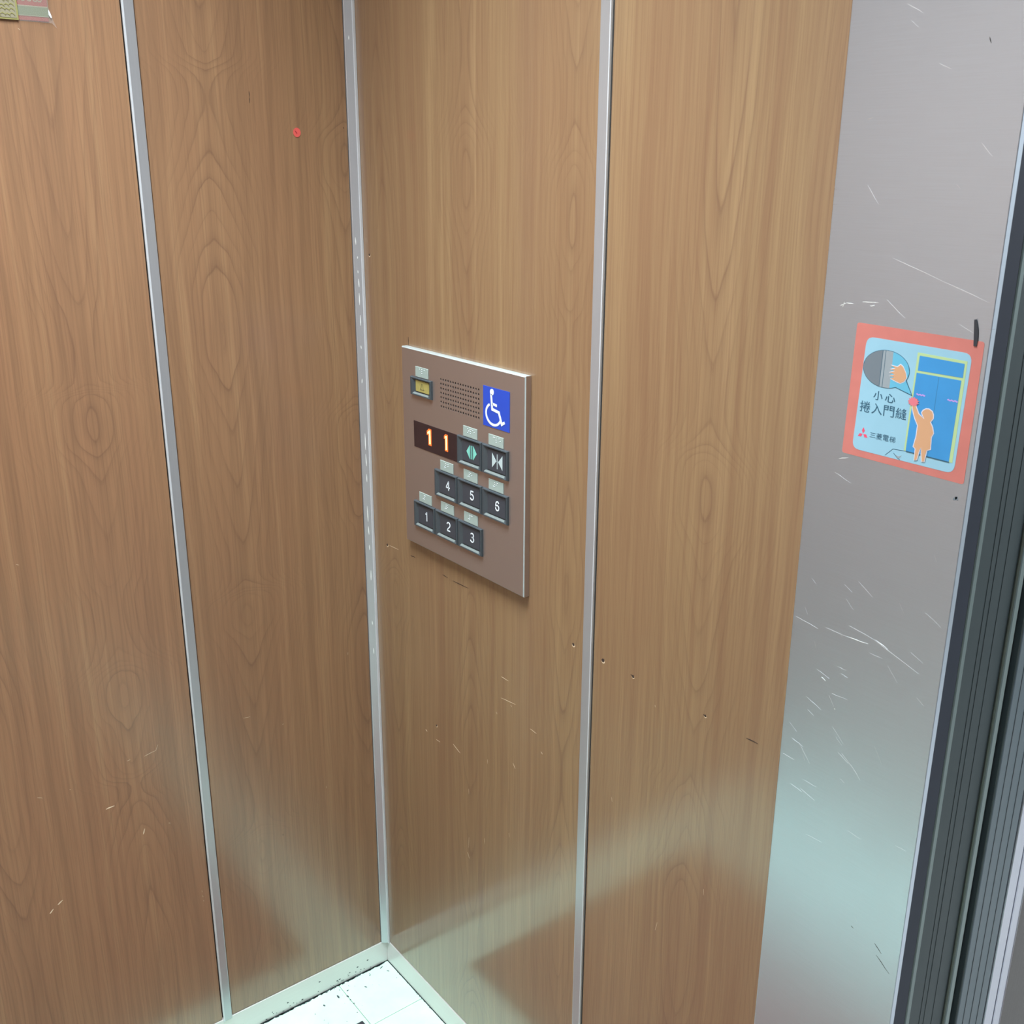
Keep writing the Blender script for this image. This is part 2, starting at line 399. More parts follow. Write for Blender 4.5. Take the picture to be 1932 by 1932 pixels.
def scratches(name, segs, lift, a, b, wdt, mat, parent):
    bm = bmesh.new()
    for p, q in segs:
        n = 3
        P = []
        for i in range(n + 1):
            t = i / n
            j = random.uniform(-1, 1) * 0.0004 if 0 < i < n else 0
            P.append((p[0] + (q[0] - p[0]) * t, p[1] + (q[1] - p[1]) * t + j))
        stroke(bm, P, [wdt * 0.35, wdt, wdt * 0.8, wdt * 0.3], lift, a, b)
    o = link(name, bm, mat, parent); o['kind'] = 'stuff'
    return o

def text(name, body, x0, x1, z0, z1, y, th, mat, parent, spacing=1.0, lift=onB, bold=0.0, mirror=False):
    c = bpy.data.curves.new('tmp', 'FONT'); c.body = body; c.space_character = spacing
    c.extrude = 0.5; c.resolution_u = 3; c.offset = bold
    o = bpy.data.objects.new('tmp', c); COL.objects.link(o)
    me = bpy.data.meshes.new_from_object(o.evaluated_get(bpy.context.evaluated_depsgraph_get()))
    bpy.data.objects.remove(o); bpy.data.curves.remove(c)
    xs = [v.co.x for v in me.vertices]; ys = [v.co.y for v in me.vertices]
    ax, bx, ay, by = min(xs), max(xs), min(ys), max(ys)
    for v in me.vertices:
        u = x0 + (v.co.x - ax) / (bx - ax) * (x1 - x0)
        t = z0 + (v.co.y - ay) / (by - ay) * (z1 - z0)
        s = v.co.z + 0.5
        v.co = lift((u, t), y - th * s if lift is onB else y + th * s)
    me.name = name; me.materials.clear(); me.materials.append(mat)
    ob = bpy.data.objects.new(name, me); COL.objects.link(ob); ob.parent = parent
    return ob

# ------------------------------------------------------------------ setting: walls
BH = 0.052
# ---- wall_left (x = 0), panels between aluminium strips
wl = struct(mkbox('wall_left', (-0.05, -0.0065, YB, 0.0065, 0, ZC), MT['dark']), 'left wall of cherry laminate panels between aluminium strips')
segA = [(-0.3440, -0.0150, 'a2'), (-0.9340, -0.3639, 'a1'), (YB + 0.012, -0.954, 'ay')]
for i, (a, b, k) in enumerate(segA):
    o = mkbox('wood_panel', (-0.0063, 0.0, a, b, BH + 0.001, ZC - 0.01), W[k], wl, 0.0006, 1)
# ---- wall_front (y = 0)
wf = struct(mkbox('wall_front', (-0.0065, X_OPEN - 0.03, 0.0065, 0.028, 0, ZC), MT['dark']), 'wall of cherry laminate panels with steel return beside the doorway')
mkbox('wood_panel', (0.0122, 0.5908, 0.0, 0.0063, BH + 0.001, ZC - 0.01), W['b1'], wf, 0.0006, 1)
mkbox('wood_panel', (0.6128, X_STEEL - 0.0008, 0.0, 0.0063, BH + 0.001, ZC - 0.01), W['b2'], wf, 0.0006, 1)
bm = bmesh.new()
box(bm, X_STEEL, X_OPEN, -0.0022, 0.0063, 0.004, ZC - 0.005, bev=0.0007, seg=2)
sp = link('steel_panel', bm, MT['steel'], wf); sp['label'] = 'brushed steel return panel beside the doorway'
bm = bmesh.new(); box(bm, X_OPEN - 0.0105, X_OPEN - 0.0004, 0.0064, 0.030, 0.004, ZC - 0.005)  # dark navy strip filling the gap behind the steel
o = link('edge_infill', bm, MT['navy'], wf); o['label'] = 'dark navy strip filling the gap behind the steel edge'

# ---- strips
def strip(name, dims, label, bev=0.0013):
    o = mkbox(name, dims, MT['alu'], None, bev, 2); struct(o, label, 'trim'); return o
t1 = strip('trim_1', (-0.003, 0.0032, -0.3618, -0.3455, BH - 0.004, ZC), 'vertical aluminium strip on the left wall between two wood panels')
mkbox('edge_highlight', (0.0, 0.0036, -0.3627, -0.3597, BH - 0.004, ZC), MT['edge'], t1, 0.0006, 2)  # bright line along the strip, a painted highlight
t2 = strip('trim_2', (0.5923, 0.6108, -0.0034, 0.003, BH, ZC), 'vertical aluminium strip right of the button panel')
mkbox('edge_highlight', (0.6092, 0.6112, -0.0039, 0.0, BH, ZC), MT['edge'], t2, 0.0006, 2)
bm = bmesh.new()
prof = [(-0.004, -0.0142), (0.0022, -0.0146), (0.0032, -0.0138), (0.0098, -0.0042), (0.0112, -0.0032), (0.0118, -0.0010), (0.0118, 0.004), (-0.004, 0.004)]
lo = [bm.verts.new((x, y, BH)) for x, y in prof]; hi = [bm.verts.new((x, y, ZC)) for x, y in prof]
bm.faces.new(lo); bm.faces.new(hi)
for i in range(len(prof)): bm.faces.new([lo[i], lo[(i + 1) % 8], hi[(i + 1) % 8], hi[i]])
o = link('trim_3', bm, MT['alu']); struct(o, 'vertical aluminium strip running down the wall corner, scuffed', 'trim')
mkbox('edge_highlight', (0.0098, 0.0128, -0.0046, 0.0, BH, ZC), MT['edge'], o, 0.0006, 2)
segs = [((0.0045 * k + 0.001, z), (0.0045 * k + 0.001 + random.uniform(-.0008, .0008), z + l)) for k, z, l in
        [(1, 1.428, .005), (.6, 1.475, .012), (1, 1.452, .004), (1.2, 1.405, .014), (1.1, 1.375, .02), (1.2, 1.34, .018), (1.1, 1.30, .006), (1.2, 1.12, .03), (1.3, 1.09, .022), (1.2, 1.06, .015), (1.1, .985, .03), (1.2, .96, .016), (1.2, .93, .01), (1.3, .87, .02), (1.2, .78, .008), (1.3, .72, .012), (1.0, 1.79, .006), (.8, 1.24, .008)]]
def on_corner(p, d):   # (distance across the strip's slanted face, height), lifted off the face
    t = p[0] / 0.0116
    return Vector((0.0032 + 0.0066 * t, -0.0138 + 0.0096 * t, p[1])) + Vector((0.824, -0.566, 0)) * d
scratches('scratch_marks', segs, on_corner, 0.0, 0.00025, 0.0016, MT['mscratch'], o)
strip('trim_4', (-0.003, 0.0032, -0.9525, -0.9355, BH - 0.004, ZC), 'vertical aluminium strip on the left wall nearer the back')

# ---- skirtings
def skirt(name, dims, label):
    o = mkbox(name, dims, MT['base'], None, 0.0007, 1); return struct(o, label, 'skirting')
sk1 = skirt('baseboard_left', (-0.0063, 0.0012, YB, 0.0, 0.0, BH), 'pale metal skirting along the left wall')
sk2 = skirt('baseboard_front', (0.0012, X_STEEL - 0.001, -0.0012, 0.0063, 0.0, BH), 'pale metal skirting under the wall with the button panel')

# ---- floor with tiles
fl = struct(mkbox('floor', (-0.05, XR + 0.05, YB - 0.05, 0.028, -0.05, -0.0032), MT['grime']), 'white vinyl tiled floor of the lift cab', 'floor')
xs = [0.0022, 0.1363]; ys = [-0.0022, -0.1191]
while xs[-1] < XR: xs.append(min(XR, xs[-1] + 0.305))
while ys[-1] > YB: ys.append(max(YB, ys[-1] - 0.305))
for i in range(len(xs) - 1):
    for j in range(len(ys) - 1):
        g_ = 0.0005
        o = mkbox('tile', (xs[i] + g_, xs[i + 1] - g_, ys[j + 1] + g_, ys[j] - g_, -0.0032, 0.0), MT['tile'], fl, 0.0004, 1)
# grime and flecks lying along the skirting foot
bm = bmesh.new()
def blob(bm, x, y, z, r, h=0.0004, el=1.0, ang=0.0):
    n = 7; c, s = math.cos(ang), math.sin(ang)
    P = []
    for i in range(n):
        a = 2 * math.pi * i / n; rr = r * random.uniform(0.6, 1.2)
        u, v = rr * math.cos(a) * el, rr * math.sin(a)
        P.append((x + u * c - v * s, y + u * s + v * c))
    prism(bm, P, lambda p, d: Vector((p[0], p[1], d)), z, z + h)
for k in range(230):
    t = random.random()
    blob(bm, 0.0020 + abs(random.gauss(0, 0.0015)), -0.012 - t * 0.45, 0.0, random.uniform(.0007, .0016), 0.0003, random.uniform(1, 3.2), math.pi / 2 + random.uniform(-.3, .3))
for k in range(60):
    t = random.random()
    blob(bm, 0.0030 + abs(random.gauss(0, 0.0010)), -0.02 - t * 0.26, 0.0, random.uniform(.0012, .0022), 0.0003, random.uniform(1.5, 3.4), math.pi / 2 + random.uniform(-.15, .15))
for k in range(26):
    blob(bm, 0.012 + random.random() * 0.2, -0.0026 - abs(random.gauss(0, .0006)), 0.0, random.uniform(.0004, .0009), 0.0003, 2.2, 0)
for x, y in [(0.0171, -0.0535), (0.0159, -0.1237), (0.0411, -0.1193), (0.0341, -0.1683), (0.0651, -0.1182), (0.0404, -0.077), (0.012, -0.0224), (0.0294, -0.0174), (0.027, -0.112), (0.030, -0.135), (0.09, -0.125), (0.052, -0.119)]:
    blob(bm, x, y, 0.0, random.uniform(.0010, .0022), 0.0003, random.uniform(1, 2.6), random.uniform(0, 3))
for k in range(34):
    blob(bm, 0.004 + random.random() * 0.11, -0.006 - random.random() * 0.4, 0.0, random.uniform(.0003, .0009), 0.0003, random.uniform(1, 2), random.uniform(0, 3))
o = link('floor_grime', bm, MT['grime'], fl); o['kind'] = 'stuff'
bm = bmesh.new()
for k in range(46):
    prism(bm, [(y, z) for y, z in ell(-0.03 - random.random() * .4, 0.003 + abs(random.gauss(0, .006)), random.uniform(.0006, .0028), random.uniform(.0005, .0014), 6)], onA, 0.0012, 0.0015)
for y, z in [(-0.073, .02), (-.115, .012), (-.231, .018), (-.049, .025), (-.16, .03), (-.2, .008)]:
    prism(bm, ell(y, z, .0022, .0013, 7), onA, 0.0012, 0.0015)
o = link('scuff_marks', bm, MT['grime'], sk1); o['kind'] = 'stuff'

# ---- floor mat (seen mirrored in the glossy laminate)
def matpoly(i): return [(0.118 + i, -0.129 - i), (1.95 - i, -0.132 - i), (1.95 - i, -0.81 + i), (0.121 + i, -0.805 + i)]
def onZ(p, z): return Vector((p[0], p[1], z))
bm = bmesh.new(); prism(bm, matpoly(0.014), onZ, 0.0002, 0.007)
mt_ = empty('floor_mat')
tag(mt_, 'red-brown pile mat lying on the white tiles in the middle of the cab floor', 'mat')
link('pile', bm, MT['mat'], mt_)
bm = bmesh.new()
pa, pb = matpoly(0.0), matpoly(0.0135)
for i in range(4):
    j = (i + 1) % 4
    prism(bm, [pa[i], pa[j], pb[j], pb[i]], onZ, 0.0002, 0.0035)
link('rubber_border', bm, MT['black'], mt_)

# ---- the rest of the cab shell
wb = struct(mkbox('wall_back', (-0.05, XR + 0.05, YB - 0.05, YB - 0.0065, 0, ZC), MT['dark']), 'back wall of the cab in pale brushed steel panels')
for a, b in ((0.012, 0.74), (0.76, 1.49), (1.51, XR - 0.012)):
    mkbox('steel_panel', (a, b, YB - 0.0063, YB, BH + 0.001, ZC - 0.01), MT['backsteel'], wb, 0.0006, 1)
wr = struct(mkbox('wall_right', (XR + 0.0065, XR + 0.05, YB, 0.028, 0, ZC), MT['dark']), 'right wall of the cab in cherry laminate')
for a, b in ((YB + 0.012, -0.79), (-0.77, -0.012)):
    mkbox('wood_panel', (XR, XR + 0.0063, a, b, BH + 0.001, ZC - 0.01), W['ay'], wr, 0.0006, 1)
o = mkbox('wall_front_far', (X_OPEN2, XR + 0.006, -0.0022, 0.028, 0, ZC), MT['steel']); struct(o, 'brushed steel return on the far side of the doorway')
o = mkbox('wall_front_header', (X_OPEN, X_OPEN2, 0.0, 0.028, 2.10, ZC), MT['steel']); struct(o, 'brushed steel header above the doorway')
struct(mkbox('baseboard_back', (0.0012, XR, YB - 0.0063, YB + 0.0012, 0, BH), MT['base']), 'pale metal skirting along the back wall', 'skirting')
struct(mkbox('baseboard_right', (XR - 0.0012, XR + 0.0063, YB + 0.0012, -0.0022, 0, BH), MT['base']), 'pale metal skirting along the right wall', 'skirting')
bm = bmesh.new()
# ceiling ring round the light opening
cx0, cx1, cy0, cy1 = 0.14, 1.10, -0.97, -0.23
for d in ((-0.05, cx0, YB - .05, 0.028), (cx1, XR + 0.05, YB - .05, 0.028), (cx0, cx1, YB - .05, cy0), (cx0, cx1, cy1, 0.028)):
    box(bm, d[0], d[1], d[2], d[3], ZC, ZC + 0.03)
ce = struct(link('ceiling', bm, MT['white_panel']), 'white ceiling of the cab', 'ceiling')
cl = empty('ceiling_light'); tag(cl, 'large white diffuser light set in the cab ceiling', 'light')
mkbox('diffuser', (cx0 + 0.02, cx1 - 0.02, cy0 + 0.02, cy1 - 0.02, ZC + 0.004, ZC + 0.012), MT['diffuser'], cl)
bm = bmesh.new()
for d in ((cx0, cx0 + .02, cy0, cy1), (cx1 - .02, cx1, cy0, cy1), (cx0 + .02, cx1 - .02, cy0, cy0 + .02), (cx0 + .02, cx1 - .02, cy1 - .02, cy1)):
    box(bm, d[0], d[1], d[2], d[3], ZC - 0.006, ZC + 0.02)
link('light_frame', bm, MT['alu'], cl)

# ------------------------------------------------------------------ doorway: car door, landing door, landing jamb (all edge-on)
d1 = struct(empty('door_1'), 'retracted car door seen edge-on behind the steel return', 'door')
bm = bmesh.new()
box(bm, 0.32, 1.1165, 0.0425, 0.1245, 0.012, 2.08)
link('door_panel', bm, MT['doorbody'], d1)
bm = bmesh.new()
for y in (0.0700, 0.0800, 0.0990): box(bm, 1.1165, 1.1169, y, y + 0.0060, 0.012, 2.08, bev=0.0002, seg=1)
o = link('door_rib', bm, MT['doorbody'], d1); o['kind'] = 'stuff'
for y0, y1 in ((0.0310, 0.0420), (0.1255, 0.1385)):
    mkbox('door_lip', (0.32, 1.1201, y0, y1, 0.012, 2.08), MT['doorlip'], d1, 0.0025, 2)
d1b = mkbox('infill', (0.32, 1.112, 0.1392, 0.1550, 0.012, 2.08), MT['black'], d1)  # black strip filling the gap between the two doors
d2 = struct(empty('door_2'), 'retracted landing door seen edge-on beyond the car door', 'door')
bm = bmesh.new(); box(bm, 0.32, 1.1201, 0.1560, 0.2275, 0.012, 2.08, bev=0.002)
link('door_panel', bm, MT['landdoor'], d2)
bm = bmesh.new()
for y in (0.172, 0.1905, 0.2085): box(bm, 1.1201, 1.1205, y, y + 0.0016, 0.012, 2.08)
o = link('groove_line', bm, MT['landgroove'], d2); o['kind'] = 'stuff'
jb = struct(mkbox('trim_5', (0.95, 1.1165, 0.2300, 0.4600, 0.0, 2.12), MT['jamb'], None), 'dark brushed landing door jamb beyond the open doorway', 'trim')
mkbox('bright_edge', (1.1166, 1.1203, 0.2312, 0.2540, 0.0, 2.12), MT['jambbright'], jb, 0.001, 1)
mkbox('bright_edge', (1.1166, 1.1203, 0.2556, 0.2780, 0.0, 2.12), MT['jambbright'], jb, 0.004, 3)
# far jambs, header, sill and the lobby outside
struct(mkbox('trim_6', (1.935, 2.1, 0.2300, 0.4600, 0.0, 2.12), MT['jamb']), 'far jamb of the landing doorway', 'trim')
struct(mkbox('trim_7', (0.95, 2.1, 0.2300, 0.4600, 2.12, 2.3), MT['jamb']), 'header of the landing doorway', 'trim')
sl = struct(empty('trim_8'), 'grooved aluminium door sill', 'trim')
mkbox('car_sill', (0.9, XR, 0.0285, 0.138, -0.03, 0.0), MT['alu'], sl)
mkbox('landing_sill', (0.9, XR, 0.158, 0.46, -0.03, 0.0), MT['alu'], sl)
for nm, d, lb in (('wall_lobby_near_left', (-0.6, 0.948, 0.44, 0.46, 0, 2.7), 'lobby wall left of the landing doorway'),
                  ('wall_lobby_near_right', (2.102, 3.6, 0.44, 0.46, 0, 2.7), 'lobby wall right of the landing doorway'),
                  ('wall_lobby_above', (0.95, 2.1, 0.44, 0.46, 2.302, 2.7), 'lobby wall above the landing doorway'),
                  ('wall_lobby_far', (-0.6, 3.6, 2.2, 2.25, 0, 2.7), 'far lobby wall facing the lift')):
    struct(mkbox(nm, d, MT['lobbywall']), lb)
struct(mkbox('floor_lobby', (-0.6, 3.6, 0.4605, 2.2, -0.05, 0.0), MT['lobbywall']), 'lobby floor outside the lift', 'floor')

# ------------------------------------------------------------------ button panel
cp = empty('control_panel')
tag(cp, 'low brownish steel lift button panel with floor buttons one to six', 'control panel')
PX0, PX1, PZ0, PZ1 = 0.1405, 0.4665, 0.9902, 1.3231
GX0, GZ0, PXX, PZZ, NX, NZ = 0.2545, 1.2433, 0.00668, 0.00715, 16, 7
gx0, gx1 = GX0 - PXX / 2, GX0 + PXX * (NX - .5); gz0, gz1 = GZ0 - PZZ / 2, GZ0 + PZZ * (NZ - .5)
bm = bmesh.new()
def q4(p, y): return [bm.verts.new((a, y, c)) for a, c in p]
rect = lambda i: [(PX0 + i, PZ0 + i), (PX1 - i, PZ0 + i), (PX1 - i, PZ1 - i), (PX0 + i, PZ1 - i)]
r0 = q4(rect(0), -0.0002); r1 = q4(rect(0), -0.0092); r2 = q4(rect(0.0015), -PT)
grc = [(gx0, gz0), (gx1, gz0), (gx1, gz1), (gx0, gz1)]
gr = q4(grc, -PT)
for A_, B_ in ((r0, r1), (r1, r2), (r2, gr)):
    for i in range(4):
        f = bm.faces.new([A_[i], A_[(i + 1) % 4], B_[(i + 1) % 4], B_[i]])
        if A_ is r1 or i == 2 and A_ is r0: f.material_index = 1
bm.faces.new(r0)
fp = link('faceplate', bm, [MT['plate'], MT['plate_edge']], cp)
# speaker grille: sheet pierced by real round holes
bm = bmesh.new()
N = 12
for i in range(NX):
    for j in range(NZ):
        cx, cz = GX0 + i * PXX, GZ0 + j * PZZ
        so, hi_, hb = [], [], []
        for k in range(N):
            a = 2 * math.pi * k / N + math.pi / 4
            c, s = math.cos(a), math.sin(a); mx = max(abs(c), abs(s))
            so.append(bm.verts.new((cx + PXX / 2 * c / mx, -PT, cz + PZZ / 2 * s / mx)))
            hi_.append(bm.verts.new((cx + .0019 * c, -PT, cz + .0019 * s)))
            hb.append(bm.verts.new((cx + .0019 * c, -PT + .0025, cz + .0019 * s)))
        for k in range(N):
            l = (k + 1) % N
            bm.faces.new([so[k], so[l], hi_[l], hi_[k]]); bm.faces.new([hi_[k], hi_[l], hb[l], hb[k]])
me_ = link('speaker_grille', bm, MT['plate'], cp); me_['label'] = 'speaker grille of small round holes'
mkbox('grille_backing', (gx0, gx1, -PT + 0.0026, -PT + 0.0046, gz0, gz1), MT['hole'], cp)

def frame_loops(bm, L):
    V = []
    for x0, x1, z0, z1, h in L: V.append([bm.verts.new(p) for p in ((x0, -PT - h, z0), (x1, -PT - h, z0), (x1, -PT - h, z1), (x0, -PT - h, z1))])
    for A_, B_ in zip(V, V[1:]):
        for i in range(4): bm.faces.new([A_[i], A_[(i + 1) % 4], B_[(i + 1) % 4], B_[i]])
    return V

def button(name, x0, x1, z0, z1, label, sx=0.0095, sz=0.0045, capmat='cap'):
    r = empty(name, cp); r['label'] = label
    bm = bmesh.new()
    H = 0.0042
    V = frame_loops(bm, [(x0, x1, z0, z1, 0.0), (x0 + .0004, x1 - .0004, z0 + .0004, z1 - .0004, H * .7), (x0 + .0014, x1 - .0014, z0 + .0010, z1 - .0010, H),
                     (x0 + sx * .48, x1 - sx * .32, z0 + sz * .40, z1 - sz * .55, H), (x0 + sx * 1.10, x1 - sx * .68, z0 + sz + .0018, z1 - sz * .85, 0.0006)])
    bm.faces.new(V[-1])
    link('bezel', bm, MT['bezel'], r)
    a, b, c, d = x0 + sx * 1.15 + .0010, x1 - sx * .78, z0 + sz + .0032, z1 - sz - .0002
    # pale strip: highlight painted on the lower inner slope
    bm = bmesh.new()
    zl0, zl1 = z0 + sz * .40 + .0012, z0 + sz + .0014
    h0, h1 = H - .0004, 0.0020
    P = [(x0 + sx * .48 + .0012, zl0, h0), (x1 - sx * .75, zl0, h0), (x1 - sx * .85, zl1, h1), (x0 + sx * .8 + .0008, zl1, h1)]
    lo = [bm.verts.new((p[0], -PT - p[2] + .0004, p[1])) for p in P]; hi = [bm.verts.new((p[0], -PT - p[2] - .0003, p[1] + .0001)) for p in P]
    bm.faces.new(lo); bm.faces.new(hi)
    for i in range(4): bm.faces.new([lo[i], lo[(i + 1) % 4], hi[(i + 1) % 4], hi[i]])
    link('lip_highlight', bm, MT['lip'], r)
    bm = bmesh.new()
    box(bm, a, b, -PT - 0.0019, -PT - 0.0005, c, d, bev=0.0005)
    link('button_cap', bm, MT[capmat], r)
    return r, (a + b) / 2, (c + d) / 2
C4 = [(0.1720, 0.2345), (0.2362, 0.2992), (0.3012, 0.3652), (0.3668, 0.4302)]
R3 = [(1.0252, 1.0700), (1.0943, 1.1388), (1.1625, 1.2077)]
YT = -PT - 0.00195
def braille(bt, x0, z1, cells, w=0.0367, h=0.0172):
    o = mkbox('braille_plate', (x0, x0 + w, -PT - 0.0010, -PT - 0.00005, z1 + .0006, z1 + h), MT['braille'], bt, 0.0004, 1)
    bm = bmesh.new()
    ox = x0 + w * 0.34; oz = z1 + h * 0.80
    for ci, cell in enumerate(cells):
        for ch in cell:
            k = int(ch) - 1
            px, pz = ox + ci * 0.0068 + (k // 3) * 0.0031, oz - (k % 3) * 0.0031
            bmesh.ops.create_icosphere(bm, subdivisions=1, radius=0.00075, matrix=Matrix.Translation((px, -PT - 0.0010, pz)))
    d = link('braille_dots', bm, MT['white'], bt, True)
def arc(cx, cy, rx, ry, a0, a1, n=14):
    return [(cx + rx * math.cos(math.radians(a0 + (a1 - a0) * i / n)), cy + ry * math.sin(math.radians(a0 + (a1 - a0) * i / n))) for i in range(n + 1)]
NUM = {'1': [[(.22, .74), (.42, .78), (.52, .88), (.56, 1.0)], [(.58, 1.0), (.58, 0.0)]],
       '2': [arc(.5, .70, .36, .26, 165, -30, 14) + [(.62, .44), (.30, .22), (.17, .06)], [(.12, .06), (.90, .06)]],
       '3': [arc(.48, .74, .31, .22, 160, -75, 14) + [(.40, .53)], arc(.47, .29, .37, .25, 80, -165, 16)],
       '4': [[(.66, 0.0), (.66, .98)], [(.66, .96), (.10, .33)], [(.06, .30), (.94, .30)]],
       '5': [[(.84, .94), (.27, .94)], [(.27, .97), (.19, .50)], arc(.48, .34, .36, .28, 150, -160, 18)],
       '6': [arc(.50, .30, .34, .26, 0, 360, 22), [(.16, .32), (.17, .55), (.25, .78), (.40, .91), (.56, .94), (.72, .88), (.80, .76)]]}
LET = {'1': '1', '2': '12', '3': '14', '4': '145', '5': '15', '6': '124'}
for ch, c, r in (('1', 0, 0), ('2', 1, 0), ('3', 2, 0), ('4', 1, 1), ('5', 2, 1), ('6', 3, 1)):
    x0, x1 = C4[c]; z0, z1 = R3[r]
    bt, cx, cz = button('floor_button', x0, x1, z0, z1, 'floor button marked %s' % ch)
    bm = bmesh.new()
    for line in NUM[ch]:
        stroke(bm, [(cx + .0030 + (u - .5) * .0118, cz - .0078 + v * .0156) for u, v in line], .0020, onB, YT, YT - .0003)
    link('numeral', bm, MT['white'], bt)
    braille(bt, x0 + 0.0138, z1, ['3456', LET[ch]])
# door open / close
x0, x1 = C4[2]; z0, z1 = R3[2]
bt, cx, cz = button('door_open_button', x0, x1, z0, z1, 'door open button with teal outward arrows')
bm = bmesh.new(); cx += .0030
for s in (-1, 1):
    prism(bm, [(cx + s * .0042, cz + .0112), (cx + s * .0042, cz - .0112), (cx + s * .0132, cz)], onB, YT, YT - .0003)
    prism(bm, [(cx + s * .0008, cz + .0105), (cx + s * .0008, cz - .0105), (cx + s * .0020, cz - .0105), (cx + s * .0020, cz + .0105)], onB, YT, YT - .0003)
link('arrow_symbol', bm, MT['teal'], bt); braille(bt, x0 + 0.0135, z1, ['135', '1234', '15'])
x0, x1 = C4[3]
bt, cx, cz = button('door_close_button', x0, x1, z0, z1, 'door close button with pale inward arrows')
bm = bmesh.new(); cx += .0030
for s in (-1, 1):
    prism(bm, [(cx + s * .0128, cz + .0112), (cx + s * .0128, cz - .0112), (cx + s * .0022, cz)], onB, YT, YT - .0003)
prism(bm, [(cx - .0007, cz + .0112), (cx - .0007, cz - .0112), (cx + .0007, cz - .0112), (cx + .0007, cz + .0112)], onB, YT, YT - .0003)
link('arrow_symbol', bm, MT['pale'], bt); braille(bt, x0 + 0.0135, z1, ['14', '123', '15'])
# alarm button
bt, cx, cz = button('alarm_button', 0.1704, 0.2312, 1.2490, 1.2792, 'small alarm button with a yellowed cap', 0.0110, 0.0042, 'yellow')
bm = bmesh.new()
stroke(bm, [(cx - .0058, cz - .0042), (cx - .003, cz - .0025), (cx - .0022, cz + .003), (cx, cz + .0052), (cx + .0022, cz + .003), (cx + .003, cz - .0025), (cx + .0058, cz - .0042)], .0008, onB, YT, YT - .0003)
stroke(bm, [(cx - .0058, cz - .0045), (cx + .0058, cz - .0045)], .0008, onB, YT, YT - .0003)
link('bell_symbol', bm, MT['olive'], bt); braille(bt, 0.1826, 1.2793, ['1', '123', '1'], 0.0372, 0.0172)
# floor display
dp = empty('floor_display', cp); dp['label'] = 'dark display window with glowing orange figures'
mkbox('display_glass', (0.1735, 0.2993, -PT - 0.0006, -PT + 0.0004, 1.1622, 1.2060), MT['glass'], dp, 0.0002, 1)
def fig1(cx, z0, z1, wd, flag, name, mat, y0, y1, grow=0.0):
    bm = bmesh.new()
    prism(bm, [(cx - wd / 2 - grow, z0 - grow), (cx + wd / 2 + grow, z0 - grow), (cx + wd / 2 + grow, z1 + grow), (cx - wd / 2 + .001 - grow, z1 + grow),
               (cx - wd / 2 - flag - grow, z1 - flag * .75 + grow * .5), (cx - wd / 2 - flag - grow, z1 - flag * 1.35 - grow), (cx - wd / 2 - grow, z1 - flag * 1.1 - grow)], onB, y0, y1)
    return link(name, bm, mat, dp)
ax_, bx_ = 0.2215, 0.2686
fig1(ax_, 1.1755, 1.1978, .0036, .0046, 'lit_figure', MT['led'], -PT - .0010, -PT - .0012)
fig1(bx_, 1.1758, 1.1982, .0034, .0024, 'lit_figure', MT['led'], -PT - .0010, -PT - .0012)
fig1(ax_, 1.1755, 1.1978, .0036, .0046, 'figure_glow', MT['led2'], -PT - .0007, -PT - .0009, .0025)
fig1(bx_, 1.1758, 1.1982, .0034, .0024, 'figure_glow', MT['led2'], -PT - .0007, -PT - .0009, .0024)
# accessibility label
SX0, SX1, SZ0, SZ1 = 0.3668, 0.4312, 1.2355, 1.2952
sg = mkbox('access_label', (SX0, SX1, -PT - 0.0006, -PT - 0.00005, SZ0, SZ1), MT['blue'], cp, 0.0001, 1)
sg['label'] = 'blue label with white wheelchair symbol'
def sxy(u, v): return (SX0 + u * (SX1 - SX0), SZ1 - v * (SZ1 - SZ0))
bm = bmesh.new(); YS = -PT - .00065
prism(bm, ell(*sxy(.345, .115), .0047, .0047, 20), onB, YS, YS - .0003)
stroke(bm, [sxy(.315, .17), sxy(.355, .54), sxy(.605, .575), sxy(.715, .85), sxy(.82, .785)], .0042, onB, YS, YS - .0003)
stroke(bm, [sxy(.35, .40), sxy(.535, .425)], .0036, onB, YS, YS - .0003)
stroke(bm, ell(*sxy(.405, .66), .0185, .0158, 30, 122, 345), .0037, onB, YS, YS - .00022)
link('wheelchair_symbol', bm, MT['white'], sg)

# ------------------------------------------------------------------ wear on the walls
panels = [c for c in wf.children if c.name.startswith('wood_panel')]
pB1, pB2 = panels[0], panels[1]
panA = [c for c in wl.children if c.name.startswith('wood_panel')]
def holes(name, pts, lift, s, parent):
    bm = bmesh.new()
    for (x, z), r in pts: prism(bm, [(p[0], p[1]) for p in ell(x, z, r * random.uniform(.85, 1.15), r, 9, tilt=random.uniform(0, 90))], lift, 0.0, s * 0.0003)
    o = link(name, bm, MT['hole_brown'], parent); o['kind'] = 'stuff'
    bm = bmesh.new()
    for (x, z), r in pts: prism(bm, ell(x + .0002, z - r * .45, r * 1.25, r * 1.15, 9), lift, 0.0, s * 0.00015)
    o = link('hole_rim', bm, MT['hole_rim'], parent); o['kind'] = 'stuff'
holes('screw_hole', [((0.0305, 1.4593), .0022), ((0.0571, 0.9527), .0024), ((0.5696, 0.9500), .0026), ((0.2074, 0.6543), .0020)], onB, -1, pB1)
holes('screw_hole', [((0.6326, 0.9497), .0028), ((0.6925, 0.9492), .0020), ((0.8225, 0.9477), .0018)], onB, -1, pB2)
scratches('dark_scratch', [((0.2655, 0.9501), (0.3094, 0.9513)), ((0.2343, 0.9515), (0.25, 0.9508)), ((.135, .9560), (.150, .9562)), ((0.1455, 1.337), (0.1458, 1.324))], onB, 0, -.00025, .0013, MT['hole_brown'], pB1)
